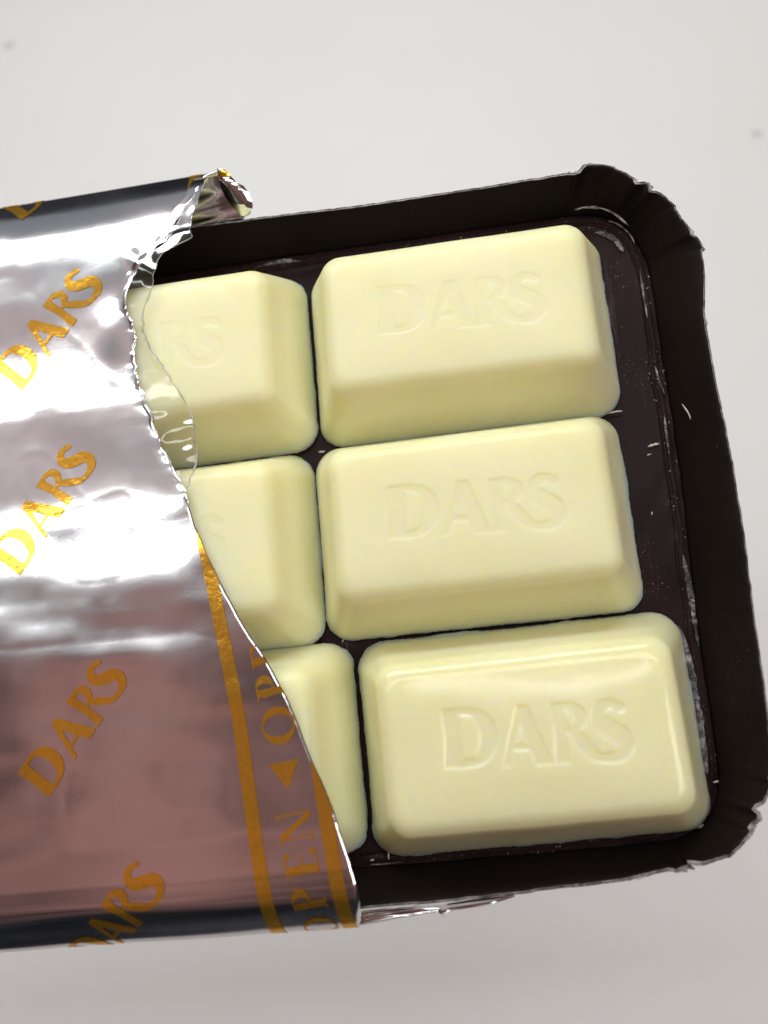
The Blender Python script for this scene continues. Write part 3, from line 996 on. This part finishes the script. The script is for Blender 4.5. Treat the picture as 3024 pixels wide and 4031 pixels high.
# the tail of foil curling outwards behind the far rim
def build_flaps():
    a = spline([(-19.75, 49.6, 6.95), (-19.72, 48.0, 6.1), (-19.1, 46.7, 5.3), (-18.2, 45.65, 4.55)], 40)
    b = spline([(-19.1, 49.35, 6.9), (-18.7, 48.85, 6.7), (-17.9, 48.0, 6.3), (-17.45, 47.75, 6.1), (-17.05, 46.4, 5.1), (-18.0, 45.75, 4.5)], 40)
    V = []
    n = 14
    for j in range(n):
        k = j / (n - 1)
        p = a + (b - a) * k
        f = np.linspace(0, 1, 40)
        p[:, 2] += 0.55 * math.sin(math.pi * k * 0.9) * np.sin(np.pi * f) + 0.20 * vnoise(f * 11, f * 0 + k * 0.8, 101) * k
        p[:, 1] += 0.12 * vnoise(f * 11, f * 0 + k * 2, 102) * k
        V.append(p)
    tail = mesh_obj('foil_tail', np.stack(V, 0).reshape(-1, 3), grid_faces(n, 40), M_FOIL, wrapper)
    # gold on the tail's upper end
    g = np.stack(V, 0)[1:, 2:8].copy()
    g[:, :, 2] += 0.05
    mesh_obj('printed_stripe', g.reshape(-1, 3), grid_faces(g.shape[0], g.shape[1]), M_GOLD, tail)
    # the narrow tail rolled under the near rim
    top = spline([(-12.6, -14.95, 3.9), (-9.4, -14.9, 3.8), (-6.4, -14.95, 3.75), (-3.9, -14.75, 3.8), (-0.7, -14.6, 3.9)], 60)
    bot = spline([(-13.1, -16.45, 2.1), (-9.75, -16.1, 2.1), (-6.6, -15.8, 2.2), (-4.05, -15.65, 2.3), (-2.2, -15.3, 2.8), (-0.7, -14.75, 3.6)], 60)
    V = []
    n = 18
    f = np.linspace(0, 1, 60)
    for j in range(n):
        k = j / (n - 1)
        p = top + (bot - top) * k
        fan = (1 - sstep(0.0, 0.5, f))
        p[:, 2] += 0.20 * np.sin(k * 19 + f * 4) * fan * (1 - 0.5 * k) + 0.5 * np.exp(-((k - 0.82) / 0.10) ** 2) * (1 - 0.4 * f)
        p[:, 2] += 0.35 * np.exp(-((f - 0.53) / 0.02) ** 2) + 0.25 * np.sin(np.pi * k) * sstep(0.53, 0.56, f)
        p[:, 1] -= 0.35 * np.exp(-((f - 0.53) / 0.022) ** 2) * k
        V.append(p)
    mesh_obj('foil_tail', np.stack(V, 0).reshape(-1, 3), grid_faces(n, 60), M_FOIL, wrapper)
    # the bowed flap of the back seam showing below the near side
    f = np.linspace(0, 1, 40)
    V = []
    for j in range(6):
        k = j / 5
        V.append(np.column_stack([-46.5 + 6.6 * f, -13.1 - (2.55 + 1.5 * np.sin(np.pi * f)) * k, -0.55 - 0.25 * k + 0.1 * np.sin(np.pi * k) + 0 * f]))
    mesh_obj('seam_flap', np.stack(V, 0).reshape(-1, 3), grid_faces(6, 40), M_FOIL, wrapper)
build_flaps()

# ------------------------------------------------------------------ shavings and crumbs
def chip(name, p, length, width, ang, label=None, parent=None):
    n = 10
    k = np.linspace(0, 1, n)
    c, s = math.cos(math.radians(ang)), math.sin(math.radians(ang))
    V = []
    w = width * np.clip(np.sin(np.pi * np.clip(k, 0.06, 0.94)) ** 0.5, 0.25, 1) * (0.8 + 0.25 * vnoise(k * 6, k * 0, int(length * 100)))
    for a in range(6):
        th = 2 * math.pi * a / 6
        lx = (k - 0.5) * length
        ly = 0.5 * w * math.cos(th) + 0.02 * length * np.sin(k * 4)
        lz = 0.35 * w * math.sin(th) + 0.06 * length * np.sin(np.pi * k)
        V.append(np.column_stack([p[0] + c * lx - s * ly, p[1] + s * lx + c * ly, p[2] + lz]))
    V = np.stack(V, 1).reshape(-1, 3)
    F = [(i * 6 + a, i * 6 + (a + 1) % 6, (i + 1) * 6 + (a + 1) % 6, (i + 1) * 6 + a) for i in range(n - 1) for a in range(6)]
    F += [tuple(range(5, -1, -1)), tuple(range((n - 1) * 6, n * 6))]
    return V, F

V, F = chip('s', (18.72, 22.1, 2.05), 1.9, 0.17, -71)
tag(mesh_obj('chocolate_shaving', V, F, M_CRUMB), 'thin pale chocolate sliver lying on the tray\'s short side wall', 'shaving')
V, F = chip('s', (13.0, 23.45, 0.75), 1.3, 0.20, 4)
tag(mesh_obj('chocolate_shaving', V, F, M_CRUMB), 'pale chocolate flake wedged between the far and middle uncovered pieces', 'shaving')
V, F = chip('s', (14.4, -11.35, 0.35), 1.5, 0.35, 8)
tag(mesh_obj('chocolate_shaving', V, F, M_CRUMB), 'soft chocolate flake at the shiny piece\'s outer near corner', 'shaving')

VV, FF = [], []
rng = random.Random(5)
spots = []
for _ in range(60):
    spots.append((rng.gauss(17.2, 0.5), rng.uniform(-9, 36), rng.uniform(0.03, 0.11)))
for _ in range(22):
    spots.append((rng.uniform(-11, 12), rng.gauss(-12.1, 0.35), rng.uniform(0.03, 0.10)))
for _ in range(10):
    spots.append((rng.uniform(-16, 12), rng.gauss(43.0, 0.4), rng.uniform(0.04, 0.10)))
for _ in range(8):
    spots.append((rng.gauss(17.6, 0.35), rng.gauss(-7.5, 2.0), rng.uniform(0.08, 0.22)))
for (x, y, d) in [(-13.4, 23.5, 0.35), (-12.9, 6.2, 0.22), (-12.0, -11.95, 0.3), (-10.6, -11.7, 0.25), (15.9, 20.2, 0.45), (16.3, -8.1, 0.40), (15.4, 19.4, 0.25), (14.8, 14.2, 0.22)]:
    spots.append((x, y, d))
for k, (x, y, d) in enumerate(spots):
    zz = 0.16
    if x > 17.5:
        zz = 0.16 + max(0, (x - 17.9)) * 1.5
    v, f = chip('c', (x, y, zz), d * rng.uniform(1.0, 2.4), d * 0.7, rng.uniform(0, 180))
    o = sum(len(q) for q in VV)
    VV.append(v)
    FF += [tuple(i + o for i in q) for q in f]
cr = mesh_obj('chocolate_crumbs', np.concatenate(VV), FF, M_CRUMB)
cr['kind'] = 'stuff'
tag(cr, 'tiny pale chocolate crumbs and specks scattered along the tray\'s edges', 'crumbs')
